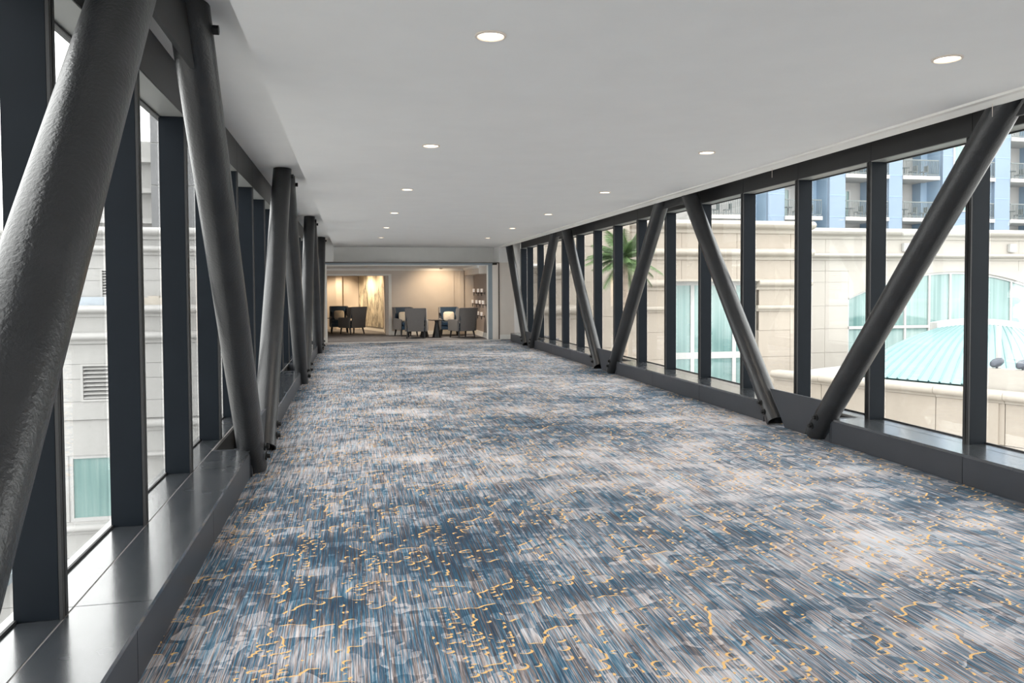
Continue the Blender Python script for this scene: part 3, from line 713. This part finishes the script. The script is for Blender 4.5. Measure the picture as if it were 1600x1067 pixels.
# terrace parapet running obliquely towards the bridge
P0, P1 = Vector((14.15, 23.75, 0)), Vector((19.3, 12.3, 0))
pd = (P1-P0).normalized(); pn = Vector((-pd.y, pd.x, 0)); pn = -pn if pn.x > 0 else pn      # towards the bridge
tp = empty('terrace_parapet', (P0.x, P0.y, -9), 'cream stone terrace parapet with round nosed coping outside the right windows', 'parapet')
def obl(parent, mat, name, a, e, prof, smooth=False):
    """profile (outward, z) swept from a to e metres along the parapet"""
    n = len(prof); mb = MB()
    for s in (a, e): mb.v += [tuple(P0+pd*s+pn*u+Vector((0, 0, z))) for u, z in prof]
    mb.f = [tuple(range(n)), tuple(reversed(range(n, 2*n)))] + [((i+1) % n, i, n+i, n+(i+1) % n) for i in range(n)]
    return mb.build(name, mat, parent, smooth=smooth)
LEN = (P1-P0).length
cop = [(-.3, -1.3), (-.3, -1.62), (.03, -1.62), (.05, -1.56), (.09, -1.55)] + [(.09+.13*math.cos(-math.pi/2+math.pi*i/8), -1.42+.12*math.sin(-math.pi/2+math.pi*i/8)) for i in range(9)]
ns = 7
for i in range(ns): obl(tp, m_band, 'coping', LEN*i/ns+.005, LEN*(i+1)/ns-.005, cop, True)
for i in range(ns):
    for z0, z1 in ((-2.75, -1.62), (-4.0, -2.75), (-9, -4.0)):
        obl(tp, m_stoneR, 'stone_panel', LEN*i/ns+.01, LEN*(i+1)/ns-.01, [(-.25, z0+.01), (0, z0+.01), (0, z1-.01), (-.25, z1-.01)])
obl(tp, m_stoneR, 'pier', LEN*.52, LEN*.56, [(-.3, -9), (.06, -9), (.06, -1.62), (-.3, -1.62)])
tag(obl(None, m_white, 'terrace_deck', 0, LEN, [(-.32, -1.5), (-7.5, -1.5), (-7.5, -1.42), (-.32, -1.42)]), 'white flat terrace roof behind the stone parapet', 'roof')
# turquoise vaulted roof
rf = empty('turquoise_roof', (20, 22, -1.4), 'turquoise standing seam vaulted roof with white rim behind the parapet', 'roof')
nu, nv = 28, 10
def low(u): q = P0+pd*max(.8, 2.0+u*9.0)-pn*1.0; return Vector((q.x, q.y, -1.33))
def high(u):
    x = 19.6+(u+.5)*5.6; return Vector((x, 26.0-.0*u, .02-((x-24.3)/4.2)**2*.75))
def surf(u, v):
    u = .02+.98*u
    p = low(u).lerp(high(u), v); p.z += math.sin(math.pi*min(1, v))*.22; return p
mb = MB()
for i in range(nu+1):
    for j in range(nv+1): mb.v.append(tuple(surf(i/nu, j/nv)))
for i in range(nu):
    for j in range(nv): a = i*(nv+1)+j; mb.f.append((a, a+nv+1, a+nv+2, a+1))
n0 = len(mb.v)
for i in range(nu+1):
    for j in range(nv+1): v = surf(i/nu, j/nv); mb.v.append((v.x, v.y, v.z-.08))
for i in range(nu):
    for j in range(nv): a = n0+i*(nv+1)+j; mb.f.append((a, a+1, a+nv+2, a+nv+1))
mb.build('roof_skin', m_roof, rf, smooth=True)
for i in range(1, nu):
    s = MB()
    for j in range(nv):
        s.tube(surf(i/nu, j/nv)+Vector((0, 0, .01)), surf(i/nu, (j+1)/nv)+Vector((0, 0, .01)), .028, .028, 5, False)
    s.build('roof_seam', m_seam, rf)
rim = MB()
for i in range(nu):
    a, e = high(.02+.98*i/nu), high(.02+.98*(i+1)/nu)
    rim.prism([(a.x, a.z-.05), (e.x, e.z-.05), (e.x, e.z+.24), (a.x, a.z+.24)], 'y', 25.9, 26.3)
rim.build('white_rim', m_white, rf)
# box wall with two floodlights
bw = tag(obl(None, m_stoneC, 'terrace_box_wall', 6.5, 12.2, [(-.45, -1.418), (-.75, -1.418), (-.75, -.74), (-.45, -.74)]), 'plain ivory box wall on the terrace carrying floodlights', 'wall')
for s, nm in ((6.72, 'left'), (7.36, 'right')):
    c = P0+pd*s-pn*.6; c.z = -.74
    t = empty('floodlight', c, f'grey oval floodlight on the ivory box wall, {nm} one', 'floodlight', 'floodlights on the terrace wall')
    mb = MB()
    mb.lathe([(.001, -.07), (.12, -.07), (.17, -.03), (.17, .03), (.12, .07), (.001, .075)], (0, 0, 0), 20)
    mb.v = [(c.x+1.15*q[0], c.y+.8*q[1], c.z+.16+1.35*q[2]+q[0]*.3) for q in mb.v]
    mb.build('housing', m_floodl, t, smooth=True)
    MB().tube((c.x, c.y, c.z), (c.x, c.y, c.z+.12), .03, .03, 8).build('bracket', m_floodl, t)
    lz = MB().lathe([(.001, 0), (.1, 0)], (0, 0, 0), 16); lz.v = [(c.x+1.15*q[0], c.y+.8*q[1], c.z+.063+q[0]*.3) for q in lz.v]; lz.build('lens', m_white, t)
pc = P0+pd*6.62-pn*.95
tag(MB().box(pc.x-.045, pc.x+.045, pc.y-.045, pc.y+.045, -1.3, .42).box(pc.x-.09, pc.x+.09, pc.y-.09, pc.y+.09, -1.416, -1.3).build('white_post', m_white, origin=(pc.x, pc.y, -1.416)), 'slim white post standing at the edge of the turquoise roof', 'post')
# ------------------------------------------------------------------ blue hotel
ht = empty('blue_hotel', (38, 50, -9), 'white and blue hotel with railed balconies above the cream wings', 'building')
MB().box(18, 70, 52.2, 58, -9, 24).build('wall', m_hotel, ht)
FZ = [3.6, 6.72, 9.84, 12.96]
piers = [(29.1, 30.4), (34.0, 35.3), (38.9, 40.05), (43.5, 45.8), (48.1, 49.5), (53.4, 54.8)]
for a, e in piers:
    MB().box(a+.02, e, 49.7, 50.0, -9, 24).build('pier_face', m_lblue, ht)
    MB().box(a-.0, e, 50.0, 52.2, -9, 24).build('pier', m_blue, ht)
    MB().box(a-.55, a, 51.3, 52.2, -9, 24).build('blue_return', m_blue, ht)
    for z in [2.0+1.56*k for k in range(12)]: MB().box(a, e+.01, 49.685, 49.7, z, z+.05).build('score_line', m_blue, ht)
spans = [(23.5, 27.9), (30.4, 33.4), (35.3, 38.9), (40.05, 43.2), (45.8, 48.1), (49.5, 53.0)]
for si, (a, e) in enumerate(spans):
    for z in FZ:
        MB().box(a, e, 49.6, 52.2, z-.28, z).build('balcony_slab', m_hotel, ht)
        r = MB().box(a+.05, e-.05, 49.66, 49.72, z+1.12, z+1.2).box(a+.05, e-.05, 49.67, 49.71, z+.08, z+.13)
        k = int((e-a)/.14)
        for i in range(k+1): x = a+.06+(e-a-.14)*i/k; r.box(x, x+.03, 49.675, 49.705, z+.13, z+1.12)
        r.build('balcony_railing', m_rail, ht)
        # glazed balcony door and side door
        mid = a+(e-a)*.36
        f = MB().box(mid-.85, mid-.72, 52.1, 52.2, z, z+2.3).box(mid+.72, mid+.85, 52.1, 52.2, z, z+2.3).box(mid-.72, mid+.72, 52.1, 52.2, z+2.18, z+2.3).box(mid-.06, mid+.06, 52.1, 52.2, z, z+2.18).build('balcony_door', m_white, ht)
        MB().box(mid-.72, mid+.72, 52.15, 52.19, z, z+2.18).build('pane', m_teal, f)
        # bistro set
        if FZ[0] < z < FZ[3]:
            x = a+(e-a)*.28
            MB().tube((x, 50.6, z+.68), (x, 50.6, z+.72), .36, .36, 10).tube((x, 50.6, z), (x, 50.6, z+.68), .04, .04, 6).build('bistro_table', m_rail, ht)
            for dx in (-.75, .75, 1.7):
                c = MB().box(x+dx-.23, x+dx+.23, 50.4, 50.85, z+.42, z+.46).box(x+dx+(.19 if dx > 0 else -.23), x+dx+(.23 if dx > 0 else -.19), 50.4, 50.85, z+.46, z+.9)
                for lx in (-.2, .2):
                    for ly in (50.43, 50.82): c.box(x+dx+lx-.02, x+dx+lx+.02, ly-.02, ly+.02, z, z+.42)
                c.build('bistro_chair', m_rail, ht)
for z in FZ:
    f = MB().box(44.4, 45.6, 49.62, 49.7, z+.5, z+2.4).build('window_frame', m_white, ht); MB().box(44.5, 45.5, 49.6, 49.62, z+.6, z+2.3).build('pane', m_teal, f)
    f = MB().box(18.5, 22.6, 52.1, 52.2, z+.2, z+1.4).build('window_frame', m_white, ht); MB().box(18.7, 22.3, 52.05, 52.1, z+.3, z+1.3).build('pane', m_teal, f)
# ------------------------------------------------------------------ palm
px, py = 8.27, 22.5
pl = empty('fan_palm', (px, py, -9), 'green palm with swaying fronds in front of the cream wing', 'palm tree')
tr = MB(); z = -9; k = 0
while z < 2.35:
    tr.tube((px, py, z), (px, py, z+.17), .135, .115, 12, False); z += .16
tr.build('trunk', m_trunk, pl, smooth=False)
rnd = random.Random(3)
for i in range(54):
    az = i*2.399963; el = math.radians(rnd.uniform(-38, 70)); Lf = rnd.uniform(.9, 1.35)
    mb = MB(); pts = []
    d = Vector((math.cos(az)*math.cos(el), math.sin(az)*math.cos(el), math.sin(el))); p = Vector((px, py, 2.45))
    ns_ = 9
    for s in range(ns_+1):
        pts.append(p.copy()); p = p+d*(Lf/ns_); d = (d+Vector((0, 0, -.085))).normalized()
    for s in range(ns_): mb.tube(pts[s], pts[s+1], .016*(1-s/ns_)+.004, .016*(1-(s+1)/ns_)+.004, 4, False)
    for s in range(2, ns_*3):
        t_ = s/(ns_*3)*ns_; q = pts[int(t_)].lerp(pts[min(ns_, int(t_)+1)], t_-int(t_)); ax_ = (pts[min(ns_, int(t_)+1)]-pts[int(t_)]).normalized()
        sd = ax_.cross(Vector((0, 0, 1)));
        if sd.length < .05: sd = Vector((1, 0, 0))
        sd.normalize(); ln = .34*math.sin(math.pi*min(1, .15+.8*s/(ns_*3)))+.06
        for g in (-1, 1):
            tip = q+sd*g*ln*.75+ax_*ln*.65+Vector((0, 0, -ln*.35)); wv = ax_*.022
            mb.quad(q-wv, q+wv, tip)
    mb.build('frond', m_frond, pl)

for y, z0, nm in ((4.6, 2.70, 'nearer the viewer'), (7.48, 2.69, 'farther away')):
    tag(MB().tube((4.425, y, z0), (4.425, y, 2.79), .0022, .0022, 5).tube((4.425, y, 2.788), (4.425, y, 2.80), .005, .005, 6).build('hanging_wire', m_ring, origin=(4.425, y, 2.8)), f'short thin wire hanging from the right ceiling edge, the one {nm}', 'wire', 'thin wires at the ceiling edge')
